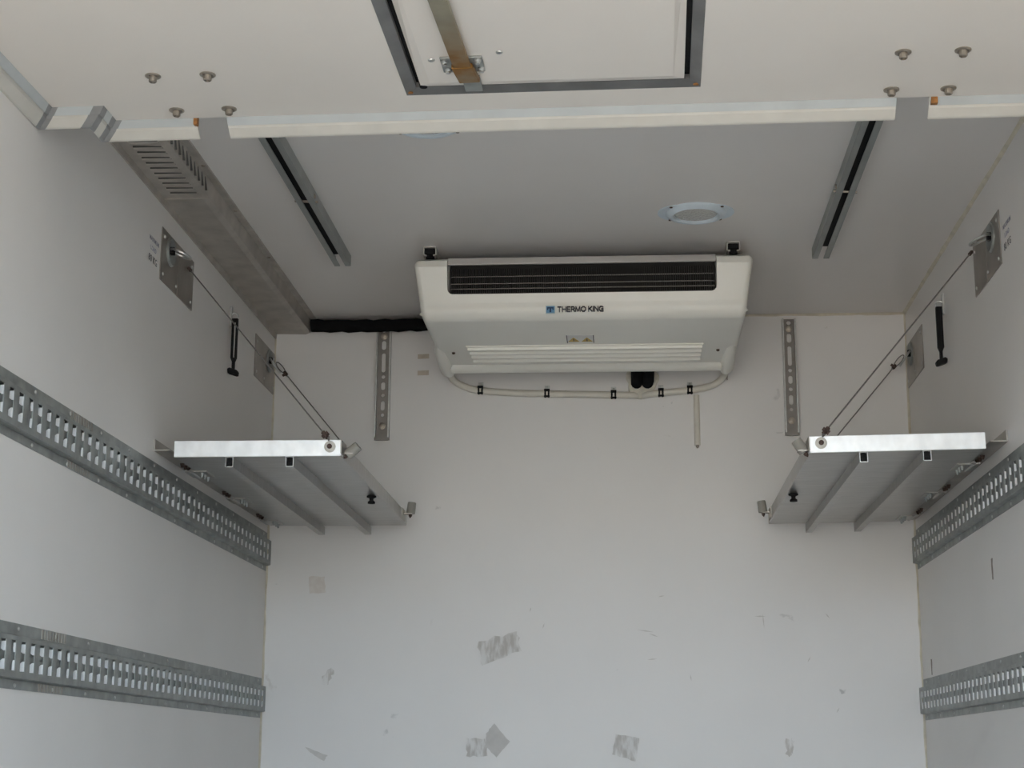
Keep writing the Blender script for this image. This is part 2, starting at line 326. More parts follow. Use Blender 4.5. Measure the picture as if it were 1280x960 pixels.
# ------------------------------------------------------------------ perforated cargo rails
def cargo_rail(sx, zt, label, grp='perforated cargo lashing rails'):
    wx = XL if sx > 0 else XR
    X = lambda u: wx + sx * u
    zb = zt - .119; y1 = D - .006; y0 = YR + .05
    t = thing('cargo_rail', label, 'cargo rail', (wx, y0, zb), grp)
    ht, hb = zt - .0215, zb + .0165; st, sb = ht - .0115, hb + .0150; h = .014
    y = y1 - .030; slots = []
    while y - .024 > y0 + .02: slots.append((y - .024, y)); y -= .0492
    slots.reverse()
    b = MB()
    def quad(a, b_, c, d): b.face([b.b.verts.new(p) for p in (a, b_, c, d)])
    # flanges, webs and the face bands above and below the slots
    b.box(min(X(0), X(.002)), max(X(0), X(.002)), y0, y1 - .008, ht, zt)
    b.box(min(X(0), X(.002)), max(X(0), X(.002)), y0, y1 - .008, zb, hb)
    b.prism([(X(.0), ht), (X(h), ht - .003), (X(h), st), (X(h - .002), st), (X(h - .002), ht - .005), (X(0), ht - .003)], 1, y0, y1)
    b.prism([(X(.0), hb), (X(h), hb + .003), (X(h), sb), (X(h - .002), sb), (X(h - .002), hb + .005), (X(0), hb + .003)], 1, y0, y1)
    e = y0
    for (a, c) in slots + [(y1, y1)]:
        b.box(min(X(h), X(h - .002)), max(X(h), X(h - .002)), e, a, sb, st); e = c
    # pressed bead along the lower web
    b.tube([(X(h * .75), y0 + .01, hb + .004), (X(h * .75), y1 - .01, hb + .004)], .0028, 6)
    b.box(min(X(.0002), X(.0012)), max(X(.0002), X(.0012)), y0 + .01, y1 - .002, hb, ht)  # back plate added to darken the slots, in place of shade behind them
    b.build('rail_body', 'galv', t)
    # folded tongues at the far edge of every slot, upper and lower
    b = MB()
    zm = (st + sb) / 2; q = (st - sb)
    for k, (a, c) in enumerate(slots):
        d = h * (.92 if k % 6 else .35)
        for (z0, z1) in ((st - .004, zm + q * .12), (sb + .001, zm - q * .15)):
            b.prism([(X(h - .001), z0), (X(h - d), z0), (X(h - d), z0 + (z1 - z0) * .62), (X(h - .004), z1), (X(h - .001), z1)], 1, c - .0022, c - .0002)
    o = b.build('slot_tongues', 'galv_lit', t, kind='stuff'); o['label'] = 'folded tongues in the slots, coloured light for the daylight on them'
    # rivets on the flanges
    b0 = None
    k = 0; y = y1 - .06
    while y > 2.55:
        for z in ((zt - .009), (zb + .007)):
            if b0 is None:
                b = MB(); b.lathe((X(.002), y, z), (sx, 0, 0), [(.0042, 0), (.0036, .0015), (.0015, .0024)], 10); b0 = b.build('rivet', 'zinc', t); ref = (y, z)
            else:
                c = b0.copy(); COL.objects.link(c); c.parent = t; c.location = (0, y - ref[0], z - ref[1])
        y -= .2; k += 1
    # worn joint with hatching on both flanges
    for z0, z1 in ((zt - .019, zt - .001), (zb + .001, zb + .015)):
        b = MB(); yj = 3.18 if zt > .4 else 3.10
        for i in range(9): b.box(min(X(.0018), X(.0034)), max(X(.0018), X(.0034)), yj + i * .016, yj + i * .016 + .009, z0, z1)
        b.build('joint_plate', 'stain', t)
    return t
cargo_rail(1, .6876, 'galvanised perforated rail on left wall just below the folding shelf')
cargo_rail(1, .2404, 'galvanised perforated rail low on the left wall')
cargo_rail(-1, .6876, 'galvanised perforated rail on right wall just below the folding shelf')
cargo_rail(-1, .2404, 'galvanised perforated rail low on the right wall')

# ------------------------------------------------------------------ air duct along the left ceiling corner
dt = thing('air_duct', 'dull grey metal duct along the left ceiling corner with slotted near part', 'duct', (XL, 3.2, 1.318))
y0, y1 = 1.0, D
MB().prism([(XL, ZC), (XL, 1.318), (XL + .002, 1.318), (XL + .005, 1.332), (XL + .10, 1.330), (XL + .114, 1.336), (XL + .120, ZC)], 1, y0, y1 - .001).build('duct_body', 'duct', dt, bevel=.0015)
MB().prism([(XL + .118, ZC), (XL + .118, ZC - .004), (XL + .136, ZC - .004), (XL + .137, ZC)], 1, y0, y1 - .03).build('ceiling_flange', 'duct', dt)
MB().prism([(XL, 1.335), (XL, 1.316), (XL + .004, 1.316), (XL + .006, 1.335)], 1, y0, y1 - .002).build('wall_flange', 'duct', dt)
MB().box(XL + .006, XL + .112, 3.7265, 3.7315, 1.3275, 1.331).build('joint_seam', 'duct', dt)
lv = None
for i in range(15):
    y = 3.70 - i * .034
    if lv is None:
        lv = MB().prism([(y, 1.332), (y - .002, 1.3275), (y - .005, 1.3285), (y - .010, 1.332)], 0, XL + .030, XL + .098).build('louver', 'duct', dt)
        ls = MB().box(XL + .032, XL + .096, y - .0135, y - .0098, 1.3288, 1.3325).build('louver_slot_shade', 'slot', dt)  # dark bar in place of the shade in the louver opening
        lw = MB().prism([(3.700, 1.339), (3.696, 1.339), (3.675, 1.366), (3.679, 1.366)], 0, XL + .112, XL + .1195).build('side_slot_shade', 'slot', dt)  # dark bar in place of the shade in the side opening
    else:
        for o in (lv, ls, lw):
            c = o.copy(); COL.objects.link(c); c.parent = dt; c.location = (0, -i * .034, 0)
for y in (3.95, 4.35, 3.62):
    MB().lathe((XL + .128, y, ZC - .004), (0, 0, -1), [(.005, 0), (.004, .002), (.001, .003)], 10).build('rivet', 'bolt', dt)

# ------------------------------------------------------------------ ceiling C-rails
def ceiling_rail(xa, xb, label, inner):
    z0 = 1.346; yE = 4.36
    t = thing('ceiling_rail', label, 'ceiling rail', ((xa + xb) / 2, 3.8, z0), 'open ceiling channels')
    b = MB(); tk = .003
    y0 = 1.2
    b.box(xa, xa + tk, y0, yE, z0, ZC); b.box(xb - tk, xb, y0, yE, z0, ZC)
    b.box(xa + tk, xa + .0155, y0, yE, z0, z0 + tk); b.box(xb - .0155, xb - tk, y0, yE, z0, z0 + tk)
    b.build('channel', 'rail', t, bevel=.0006)
    MB().box(xa + tk, xb - tk, y0, yE - .075, ZC - .003, ZC).build('channel_web', 'black', t)  # web coloured black for the shade up inside the channel
    # black strip standing for the shade inside the channel, seen through the slot
    MB().box(xa + .006, xb - .006, y0, yE - .08, ZC - .020, ZC - .004).build('slot_shade_strip', 'black', t)
    ys = 3.83
    MB().cyl((xa - .006, ys, z0 + .008), (xb + .006, ys, z0 + .004), .0035, seg=8).build('stop_bolt', 'bolt', t)
    xo = xb if inner > 0 else xa
    MB().lathe((xo, ys - .02, z0 + .012), (inner, 0, 0), [(.006, 0), (.006, .003), (.003, .004)], 6).build('nut', 'bolt', t)
    return t
ceiling_rail(-.812, -.766, 'grey open ceiling channel beside the left air duct', 1)
ceiling_rail(.513, .559, 'grey open ceiling channel beside the round ceiling lamp', -1)

# ------------------------------------------------------------------ round ceiling lamps
def lamp(cx, cy, label):
    t = thing('ceiling_lamp', label, 'ceiling lamp', (cx, cy, ZC - .012), 'round recessed ceiling lamps')
    b = MB(); pts = []
    for i in range(48):
        a = 2 * math.pi * i / 48; r = .078 + .020 * max(0, abs(math.cos(a)) - .62) / .38
        pts.append((cx + r * math.cos(a), cy + r * math.sin(a)))
    b.prism(pts, 2, ZC - .003, ZC); b.build('base_plate', 'bezel', t)
    MB().lathe((cx, cy, ZC), (0, 0, -1), [(.077, 0), (.077, .004), (.072, .010), (.062, .013), (.057, .011), (.056, .003), (.04, .003), (.001, .003)], 40).build('bezel', 'bezel', t, smooth=True)
    MB().lathe((cx, cy, ZC), (0, 0, -1), [(.056, .003), (.054, .006), (.03, .009), (.001, .010)], 40).build('lens', 'lens', t, smooth=True)
    for a in (38, 142, 218, 322):
        x, y = cx + .082 * math.cos(math.radians(a)), cy + .082 * math.sin(math.radians(a))
        MB().lathe((x, y, ZC - .002), (0, 0, -1), [(.0045, 0), (.004, .003), (.001, .004)], 10).build('screw', 'crimp', t)
    return t
lamp(.183, 4.035, 'round recessed ceiling lamp with bluish bezel in full view')
lamp(-.436, 3.392, 'round ceiling lamp almost hidden behind the raised partition edge')

# ------------------------------------------------------------------ raised partition panel under the ceiling
PZ = 1.206; PT = .068
PX, PY = -.13, 2.911
pt = thing('partition_panel', 'cream insulated partition panel raised flat below the ceiling with a hatch', 'partition', (PX, PY, PZ), rotz=math.radians(-1.0))
xa, xb, ya = -1.083, .833, 1.35
outline = [(xa, ya), (xa, 2.838), (-.982, 2.838), (-.982, 2.911), (xb, 2.911), (xb, ya)]
pb = MB().prism(outline, 2, PZ, PZ + PT).build('panel_board', 'panel', pt)
HX0, HX1, HY0, HY1 = -.40, .143, 2.20, 2.829
boolean(pb, MB().box(HX0, HX1, HY0, HY1, PZ - .1, PZ + PT + .1))
# rubber seal: profile swept along the edge, (outwards, downwards)
prof = [(-.004, .000), (.000, -.001), (.012, .0125), (.0135, .0085), (.0175, .0155), (.034, .0275), (.0385, .0290), (.0385, .0255), (.022, .010), (.014, -.012), (.0, -.030)]
path = [(xa, ya), (xa, 2.838), (-.982, 2.838), (-.982, 2.911), (xb, 2.911)]
def sweep(b, a_pts):
    rows = []
    for (p, n) in a_pts: rows.append([(p[0] + n[0] * o, p[1] + n[1] * o, PZ - d) for o, d in prof])
    b.quadstrip(rows)
def nrm(p, q):
    d = (Vector(q) - Vector(p)).normalized(); return Vector((-d.y, d.x))
N = [nrm(path[i], path[i + 1]) for i in range(4)]
def miter(i): n = N[i - 1] + N[i]; return n / (1 + N[i - 1].dot(N[i]))
def seg(i, t0, t1, m0=False, m1=False):
    p, q = Vector(path[i]), Vector(path[i + 1]); d = (q - p).normalized(); L = (q - p).length
    return [(p + d * t0, miter(i) if m0 else N[i]), (p + d * t1, miter(i + 1) if m1 else N[i])]
L0 = 2.838 - ya
def gasket(pts, mts, name='seal_strip', thick=None):
    b = MB(); sweep(b, pts)
    b.b.faces.ensure_lookup_table(); n = len(prof) - 1
    for i, f in enumerate(b.b.faces): f.material_index = 0 if (i % n) >= 3 or len(mts) == 1 else 1
    return b.build(name, mts, pt, recalc=False)
G2 = ['gasket', 'gasket_blue']
MI = Vector((-1, 1)); A_, B_, C_ = Vector(path[1]), Vector(path[2]), Vector(path[3])
ex, ey = Vector((1, 0)), Vector((0, 1)); TW = .017
gasket([(Vector(path[0]), N[0]), (A_ - ey * TW, MI)], G2)
gasket([(A_ - ey * TW, MI), (A_, MI), (A_ + ex * .012, MI)], ['tape'], 'corner_tape')
gasket([(A_ + ex * .012, MI), (B_ - ex * .020, MI)], G2)
gasket([(B_ - ex * .020, MI), (B_, MI), (B_ + ey * .022, MI)], ['tape'], 'corner_tape')
gasket([(B_ + ey * .022, MI), (C_ - ey * .022, MI)], G2)
gasket([(C_ - ey * .022, MI), (C_, MI), (C_ + ex * .012, MI)], ['tape'], 'corner_tape')
def far(x0, x1): return [(Vector((x0, 2.911)), N[3]), (Vector((x1, 2.911)), N[3])]
gasket([(C_ + ex * .012, MI), (Vector((-.825, 2.911)), N[3])], G2)
gasket(far(-.764, .508), G2); gasket(far(.569, xb), G2)
for (x, w_) in ((.571, .012), (-.829, .007)):
    MB().box(x, x + w_, 2.9115, 2.925, PZ - .012, PZ + .01).build('rust_bracket', 'rust', pt)
# hatch frame of steel angle: four mitred flanges sloping up and inwards
FW = .020
def frame_side(a, b, ai, bi):
    m_ = MB()
    rows = [[(a[0], a[1], PZ - .0015), (ai[0], ai[1], PZ + .006), (ai[0], ai[1], PZ + .02), (a[0], a[1], PZ + .02), (a[0], a[1], PZ - .0015)],
            [(b[0], b[1], PZ - .0015), (bi[0], bi[1], PZ + .006), (bi[0], bi[1], PZ + .02), (b[0], b[1], PZ + .02), (b[0], b[1], PZ - .0015)]]
    m_.quadstrip(rows); return m_.build('hatch_frame', 'steel', pt)
C = [(HX0, HY0), (HX1, HY0), (HX1, HY1), (HX0, HY1)]; CI = [(HX0 + FW, HY0 + FW), (HX1 - FW, HY0 + FW), (HX1 - FW, HY1 - FW), (HX0 + FW, HY1 - FW)]
for i in range(4): frame_side(C[i], C[(i + 1) % 4], CI[i], CI[(i + 1) % 4])
for (x, y) in ((HX0 + .007, HY1 - .007), (HX1 - .008, HY1 - .007)):
    MB().lathe((x, y, PZ + .001), (0, 0, -1), [(.006, 0), (.005, .0012), (.001, .0016)], 9).build('rust_spot', 'rust', pt)
# rubber in the gap
b = MB()
for (x0, x1, y0_, y1_) in ((HX0 + FW - .002, HX0 + FW + .014, HY0 + .02, HY1 - .018), (HX1 - FW - .014, HX1 - FW + .002, HY0 + .02, HY1 - .018), (HX0 + FW, HX1 - FW, HY1 - FW - .006, HY1 - FW + .002)):
    b.box(x0, x1, y0_, y1_, PZ + .016, PZ + .04)
b.cyl((HX0 + .034, HY1 - .022, PZ + .02), (HX0 + .034, HY1 - .022, PZ + .004), .010, .007)
b.build('hatch_rubber', 'black', pt)
# hatch flap with bevelled rim
fx0, fx1, fy0, fy1 = HX0 + FW + .009, HX1 - FW - .010, HY0 + .03, HY1 - FW - .003
b = MB()
def rect(x0, x1, y0_, y1_, z): return [(x0, y0_, z), (x1, y0_, z), (x1, y1_, z), (x0, y1_, z)]
R0 = rect(fx0, fx1, fy0, fy1, PZ + .050); R1 = rect(fx0, fx1, fy0, fy1, PZ + .018); R1[2] = (fx1, fy1, PZ + .006); R1[3] = (fx0, fy1, PZ + .006); R2 = rect(fx0 + .020, fx1 - .020, fy0 + .02, fy1 - .024, PZ + .001)
V = [[b.b.verts.new(p) for p in r] for r in (R0, R1, R2)]
b.face(V[0]); b.face(V[2])
for k in (0, 1):
    for i in range(4): b.face([V[k][i], V[k][(i + 1) % 4], V[k + 1][(i + 1) % 4], V[k + 1][i]])
hf = b.build('hatch_flap', 'panel', pt)
hf['_o'] = pt['_o']
# latch bar, plate, tongue (unprojected from panel height)
bx0 = -.292
MB().prism([(-.311, 2.25), (-.279, 2.25), (-.265, 2.690), (-.296, 2.693)], 2, PZ - .012, PZ - .0035).build('latch_bar', 'bar', hf, bevel=.001)
MB().prism([(-.307, 2.25), (-.283, 2.25), (-.270, 2.688), (-.291, 2.688)], 2, PZ - .0038, PZ + .001).build('bar_spacer', 'steel', hf)
MB().box(-.318, -.243, 2.667, 2.728, PZ - .003, PZ + .001).build('latch_plate', 'galv', hf, bevel=.001)
MB().prism([(-.300, 2.690), (-.262, 2.688), (-.255, 2.754), (-.293, 2.756)], 2, PZ - .013, PZ - .003).build('latch_tongue', 'bar', hf, bevel=.002)
MB().box(-.288, -.256, 2.752, 2.812, PZ - .005, PZ + .002).build('strike_plate', 'galv', hf, bevel=.001)
for (x, y) in ((-.311, 2.679), (-.308, 2.713), (-.251, 2.676), (-.248, 2.713)):
    MB().lathe((x, y, PZ - .003), (0, 0, -1), [(.0062, 0), (.0062, .003), (.0045, .005), (.0045, .008), (.001, .0085)], 10).build('bolt', 'zinc', hf, smooth=True)
for (x, y) in ((-.334, 2.680), (-.211, 2.656)):
    MB().lathe((x, y, PZ + .001), (0, 0, -1), [(.0065, 0), (.0058, .002), (.003, .0036), (.001, .004)], 14).build('screw', 'zinc', hf, smooth=True)
# bolts with cup washers
first = None
for (x, y) in ((-.847, 2.709), (-.746, 2.710), (-.850, 2.870), (-.748, 2.870), (.491, 2.708), (.593, 2.706), (.493, 2.872), (.596, 2.873)):
    if first is None:
        first = (x, y)
        cw = MB().lathe((x, y, PZ), (0, 0, -1), [(.0145, 0), (.0145, .0015), (.0115, .003), (.0085, .002)], 20).build('cup_washer', 'bolt', pt, smooth=True)
        cn = MB().lathe((x, y, PZ - .001), (0, 0, -1), [(.0075, 0), (.0075, .010), (.0060, .0115), (.0050, .0115), (.0045, .008)], 12).build('bolt', 'bolt', pt, smooth=30)
    else:
        for o in (cw, cn):
            c = o.copy(); COL.objects.link(c); c.parent = pt; c.location = (x - first[0], y - first[1], 0)
# hangers reaching up into the ceiling channels
for x in (-.798, .543):
    b = MB(); b.box(x - .05, x + .05, 2.69, 2.89, PZ + PT, PZ + PT + .004); b.box(x - .004, x + .004, 2.72, 2.86, PZ + PT, 1.352)
    b.build('roller_hanger', 'galv', pt)

# ------------------------------------------------------------------ folding shelves
def shelf(sx, side):
    wx = XL if sx > 0 else XR
    X = lambda u: wx + sx * u
    def bx(b, u0, u1, y0, y1, z0, z1): return b.box(min(X(u0), X(u1)), max(X(u0), X(u1)), y0, y1, z0, z1)
    Y0, Y1, ZB, ZT = 3.755, 4.93, .695, .733
    t = thing('folding_shelf', 'aluminium folding shelf held by cables on the %s wall' % side, 'shelf', (wx, Y0, .67), 'fold-down side shelves')
    bx(MB(), .055, .4535, Y0 + .004, Y1, ZB, ZT).build('shelf_tray', 'alu', t, bevel=.0025)
    bx(MB(), .055, .4535, Y0, Y0 + .006, ZB - .0005, ZT + .0005).build('end_rim', 'alu_lit', t, bevel=.0012)
    for u in (.188, .332):
        b = MB(); z0, z1, h = .6705, ZB, .0095; y0, y1 = Y0 + .004, 4.955; k = .0016
        bx(b, u - h, u + h, y0, y1, z0, z0 + k); bx(b, u - h, u + h, y0, y1, z1 - k, z1)
        bx(b, u - h, u - h + k, y0, y1, z0 + k, z1 - k); bx(b, u + h - k, u + h, y0, y1, z0 + k, z1 - k)
        o = b.build('support_tube', 'alu', t)
        b = MB(); bx(b, u - h + k, u + h - k, y0 + .006, y0 + .02, z0 + k, z0 + .014); bx(b, u - .004, u + .004, y0 + .004, y0 + .02, z0 + .010, z1 - k)
        bx(b, u - h + k, u + h - k, y0 + .010, y0 + .02, z0 + k, z1 - k)
        b.build('tube_plug', 'black', o)
    # folded end seam on the near face
    bx(MB(), .4435, .4545, Y0 - .0012, Y0 + .03, ZB + .002, ZT - .001).build('corner_fold', 'alu_lit', t, bevel=.0006)
    # wall angle the hinges sit on
    b = MB(); bx(b, .0, .003, 3.775, 5.03, .714, .742); bx(b, .003, .040, 3.775, 5.03, .714, .717)
    wa = b.build('wall_angle', 'stain', t)
    for y in (3.99, 4.42, 4.84):
        b = MB(); bx(b, .030, .085, y - .045, y + .045, .692, .6955)
        b.cyl((X(.046), y - .045, .694), (X(.046), y + .045, .694), .005, seg=8)
        h_ = b.build('hinge', 'alu', t)
        for k in (-.03, 0, .03):
            MB().lathe((X(.07), y + k, .692), (0, 0, -1), [(.006, 0), (.005, .003), (.0025, .012), (.001, .012)], 8).build('hinge_bolt', 'galv', h_)
            MB().lathe((X(.022), y + k - .01, .714), (0, 0, -1), [(.006, 0), (.005, .003), (.003, .010), (.001, .010)], 8).build('hinge_bolt', 'crimp', h_)
    # cable bolt, knob, rubber stops
    MB().lathe((X(.428), Y0, .7165), (0, -1, 0), [(.0135, 0), (.0135, .003), (.010, .006), (.0055, .006), (.0055, .003), (.001, .003)], 22).build('eye_washer', 'gasket', t, smooth=True)
    MB().lathe((X(.428), Y0 - .003, .7165), (0, -1, 0), [(.006, 0), (.006, .006), (.003, .008), (.001, .008)], 12).build('eye_bolt', 'crimp', t, smooth=True)
    MB().lathe((X(.436), 4.345, ZB), (0, 0, -1), [(.006, 0), (.013, .002), (.013, .006), (.006, .009), (.0055, .014), (.010, .018), (.010, .023), (.001, .024)], 16).build('rubber_knob', 'black', t, smooth=True)
    for (y, tilt, zt_) in ((3.80, 1, .715), (4.86, 0, .728)):
        b = MB(); bx(b, .4535, .4560, y - .05, y + .02, .700, .732)
        bx(b, .456, .478, y - .014, y + .014, zt_ - .010, zt_ - .007)
        o = b.build('stop_bracket', 'stain', t)
        c0 = Vector((X(.474), y, zt_ - .007)); ax = Vector((sx * .78, -.1, .62)).normalized() if tilt else Vector((sx * .12, 0, 1)).normalized()
        if tilt: c0 = Vector((X(.462), y, zt_ - .010))
        if tilt and sx < 0: ax = Vector((-.55, -.05, .82)).normalized()
        MB().lathe(c0, ax, [(.0125, 0), (.0135, .002), (.0125, .032), (.0115, .034), (.001, .034)], 18).build('rubber_stop', 'rubber_grey', o, smooth=True)
        MB().lathe(c0 - ax * .002, -ax, [(.005, 0), (.005, .006), (.002, .010), (.001, .012)], 10).build('stop_screw', 'crimp', o)
    if sx < 0:
        t.rotation_euler = (0, -.0160, 0); t.location.z += .0062
    return X
def cable(X, y0, z0, u0, y1, z1, u1, label, far):
    t = thing('suspension_cable', label, 'cable', (X(u0), y0, z0), 'thin steel shelf cables')
    a, c = Vector((X(u0), y0, z0)), Vector((X(u1), y1, z1)); d = c - a; n = d.normalized()
    top = c - n * .05 if far else c
    MB().tube([a, a + d * .25, a + d * .5, top], .0019, 6).build('wire', 'cable', t)
    s = Vector((n.z, 0, -n.x)).normalized()
    p = a + n * .016
    b = MB(); b.cyl(p - s * .009, p + s * .009, .0045, .006, 8); b.cyl(p - n * .010, p + n * .010, .0055, seg=8); b.build('clamp', 'crimp', t)
    MB().tube([a + Vector((0, -.003, -.004)), a + n * .006 + s * .004, a + n * .014], .0018, 6).build('lower_loop', 'cable', t)
    if far:
        q = top
        b = MB(); b.cyl(q - s * .012, q + s * .006, .004, .006, 8); b.cyl(q - n * .008, q + n * .008, .0045, seg=8); b.build('clamp', 'crimp', t)
        b = MB(); pts = [q + n * (.026 + .024 * math.cos(2 * math.pi * i / 16)) + s * .007 * math.sin(2 * math.pi * i / 16) for i in range(16)]
        b.tube(pts, .0017, 6, True).build('eye_loop', 'cable', t)
    else:
        q = c
        MB().lathe(q - n * .004, n, [(.0045, 0), (.0045, .012), (.002, .016), (.001, .016)], 10).build('end_stop', 'crimp', t)
    return t
XLf = shelf(1, 'left'); XRf = shelf(-1, 'right')
cable(XLf, 3.748, .733, .426, 3.966, 1.2215, .012, 'thin steel cable from left near anchor plate to the shelf end bolt', False)
cable(XLf, 4.895, .741, .424, 4.975, 1.222, .022, 'thin steel cable from left corner anchor plate down behind the shelf', True)
cable(XRf, 3.748, .733, .426, 4.003, 1.243, .012, 'thin steel cable from right near anchor plate to the shelf end bolt', False)
cable(XRf, 4.895, .741, .424, 4.975, 1.222, .022, 'thin steel cable from right corner anchor plate down behind the shelf', True)

# ------------------------------------------------------------------ anchor plates with rings
def anchor(sx, y0, y1, yc, label, rot):
    wx = XL if sx > 0 else XR
    X = lambda u: wx + sx * u
    z0, z1 = 1.131, 1.263; zc = 1.221
    t = thing('anchor_plate', label, 'anchor plate', (wx, (y0 + y1) / 2, z0), 'stainless anchor plates with lashing rings')
    MB().box(min(X(0), X(.003)), max(X(0), X(.003)), y0, y1, z0, z1).build('plate', 'stain', t, bevel=.0008)
    MB().box(min(X(.003), X(.0042)), max(X(.003), X(.0042)), y0 + (y1 - y0) * .50, y0 + (y1 - y0) * .505, z0, z1 - .03).build('fold_line', 'stain', t)
    MB().lathe((X(.003), yc, zc), (sx, 0, 0), [(.037, 0), (.037, .003), (.033, .006), (.029, .004), (.025, .0015), (.001, .001)], 28).build('ring_cup', 'galv', t, smooth=True)
    MB().box(min(X(.003), X(.014)), max(X(.003), X(.014)), yc - .006, yc + .006, zc - .008, zc + .012).build('ring_holder', 'black', t, bevel=.002)
    b = MB(); pts = []
    for i in range(20):
        a = 2 * math.pi * i / 20; l = Vector((0, math.cos(a) * .026, math.sin(a) * .026 - .022))
        l = Matrix.Rotation(sx * rot, 3, 'Y') @ l
        pts.append(Vector((X(.010), yc, zc + .004)) + l)
    b.tube(pts, .0034, 8, True).build('lashing_ring', 'zinc', t, smooth=True)
    for (y, z) in ((y0 + .02, z0 + .018), (y0 + .02, z1 - .02), (y1 - .02, z0 + .018), (y1 - .02, z1 - .02), ((y0 + y1) / 2 - .01, z0 + .02)):
        MB().lathe((X(.003), y, z), (sx, 0, 0), [(.005, 0), (.004, .002), (.001, .003)], 10).build('rivet', 'zinc', t)
    return t
anchor(1, 3.740, 4.035, 3.815, 'stainless anchor plate with hanging ring high on the left wall', -1.15)
anchor(1, 4.766, 5.036, 4.955, 'stainless anchor plate with ring in the left front corner', -.6)
anchor(-1, 3.722, 4.012, 3.805, 'stainless anchor plate with hanging ring high on the right wall', -1.15)
anchor(-1, 4.760, 5.036, 4.955, 'stainless anchor plate with ring in the right front corner', -.6)
# printed load notices beside the near plates
for sx in (1, -1):
    wx = XL if sx > 0 else XR
    b = MB(); yy = 3.648 if sx > 0 else 3.695
    T0 = lambda y, z: basis((wx + sx * .0003, y, z), (0, sx, 0), (0, 0, 1))
    b2 = MB()
    for (tx, size, z, off, tgt) in (('MAXIMUM', .0155, 1.203, 0, b2), ('LOAD', .016, 1.181, .012, b2), ('80 KG', .024, 1.152, 0, b)):
        me, (a0, a1) = text_mesh(tx, size, .0002)
        o_ = Vector((0, 0, 0)); tgt.add_mesh(me, T0(yy + sx * (off - a0) if sx > 0 else yy - (off - a0), z)); bpy.data.meshes.remove(me)
    t = thing('load_notice', 'small printed load notice beside the %s near anchor plate' % ('left' if sx > 0 else 'right'), 'notice', (wx, yy, 1.14), 'printed load notices')
    b.build('bold_line', 'print', t, recalc=False); b2.build('small_lines', 'print_blue', t, recalc=False)

# ------------------------------------------------------------------ rubber hold straps on the side walls
def strap(sx, label, y):
    wx = XL if sx > 0 else XR
    X = lambda u: wx + sx * u
    t = thing('rubber_strap', label, 'strap', (wx, y, 1.055), 'black rubber hold straps')
    def bx(b, u0, u1, y0, y1, z0, z1): return b.box(min(X(u0), X(u1)), max(X(u0), X(u1)), y0, y1, z0, z1)
    bx(MB(), 0, .006, y - .009, y + .009, 1.20, 1.258).build('mount_plate', 'zinc', t, bevel=.001)
    pts = [(X(.014 + .010 * math.cos(a)), y - .004, 1.228 + .010 * math.sin(a)) for a in [2 * math.pi * i / 14 for i in range(14)]]
    MB().tube(pts, .0022, 6, True).build('ring', 'zinc', t)
    b = MB()
    bx(b, .007, .0125, y - .008, y + .004, 1.105, 1.215); bx(b, .0185, .024, y - .008, y + .004, 1.105, 1.215)
    bx(b, .007, .024, y - .008, y + .004, 1.212, 1.222)
    if sx < 0: bx(b, .012, .019, y - .006, y + .003, 1.105, 1.215)
    b.prism([(X(.007), 1.107), (X(.024), 1.107), (X(.019), 1.094), (X(.012), 1.094)], 1, y - .008, y + .004)
    bx(b, .0115, .0195, y - .007, y + .003, 1.068, 1.096)
    b.build('strap_band', 'black', t, bevel=.001)
    b = MB(); b.prism([(X(.0), 1.074), (X(.006), 1.078), (X(.028), 1.070), (X(.032), 1.064), (X(.030), 1.054), (X(.024), 1.054), (X(.002), 1.062)], 1, y - .012, y + .006)
    b.build('pull_handle', 'black', t, bevel=.002)
    return t
strap(1, 'black rubber strap with slit and pull handle on the left wall', 4.45)
strap(-1, 'black rubber strap with pull handle on the right wall', 4.425)

# ------------------------------------------------------------------ slotted channels on the front wall
def wall_channel(x0, x1, z0, z1, label):
    t = thing('slotted_channel', label, 'wall channel', ((x0 + x1) / 2, D, z0), 'slotted channels on the front wall')
    xc = (x0 + x1) / 2
    b = MB().box(x0 + .004, x1 - .004, D - .008, D - .005, z0, z1)
    ob = b.build('slotted_plate', 'channel', t)
    c = MB(); h = z1 - z0
    def hole(f0, f1, r):
        za, zb = z1 - f0 * h, z1 - f1 * h
        if f1 - f0 < .04: poly = arc(xc, (za + zb) / 2, r, 0, 345, 15)
        else: poly = arc(xc, za - r, r, 0, 180, 8) + arc(xc, zb + r, r, 180, 360, 8)
        c.prism(poly, 1, D - .03, D + .01)
    for f0, f1, r in ((.018, .048, .0068), (.125, .205, .0072), (.235, .405, .0062), (.430, .460, .006), (.490, .560, .0066), (.592, .622, .006), (.655, .740, .0064), (.765, .795, .0055)): hole(f0, f1, r)
    boolean(ob, c)
    for (a, e) in ((x0, x0 + .005), (x1 - .005, x1)):
        MB().box(a, e, D - .020, D, z0 + .008, z1).build('side_flange', 'zinc', t, bevel=.001)
    for f in (.085, .875):
        MB().lathe((xc, D - .008, z1 - f * h), (0, -1, 0), [(.011, 0), (.011, .002), (.0075, .003), (.0075, .007), (.004, .008), (.001, .008)], 14).build('bolt', 'bolt', t, smooth=30)
    MB().box(x0 - .001, x1 + .001, D - .012, D - .0085, z0, z0 + .018).build('end_cap', 'channel', t)
    return t
wall_channel(-.794, -.747, .980, 1.350, 'stainless slotted channel on front wall left of the cooling unit')
wall_channel(.490, .533, .985, 1.358, 'stainless slotted channel on front wall right of the cooling unit')

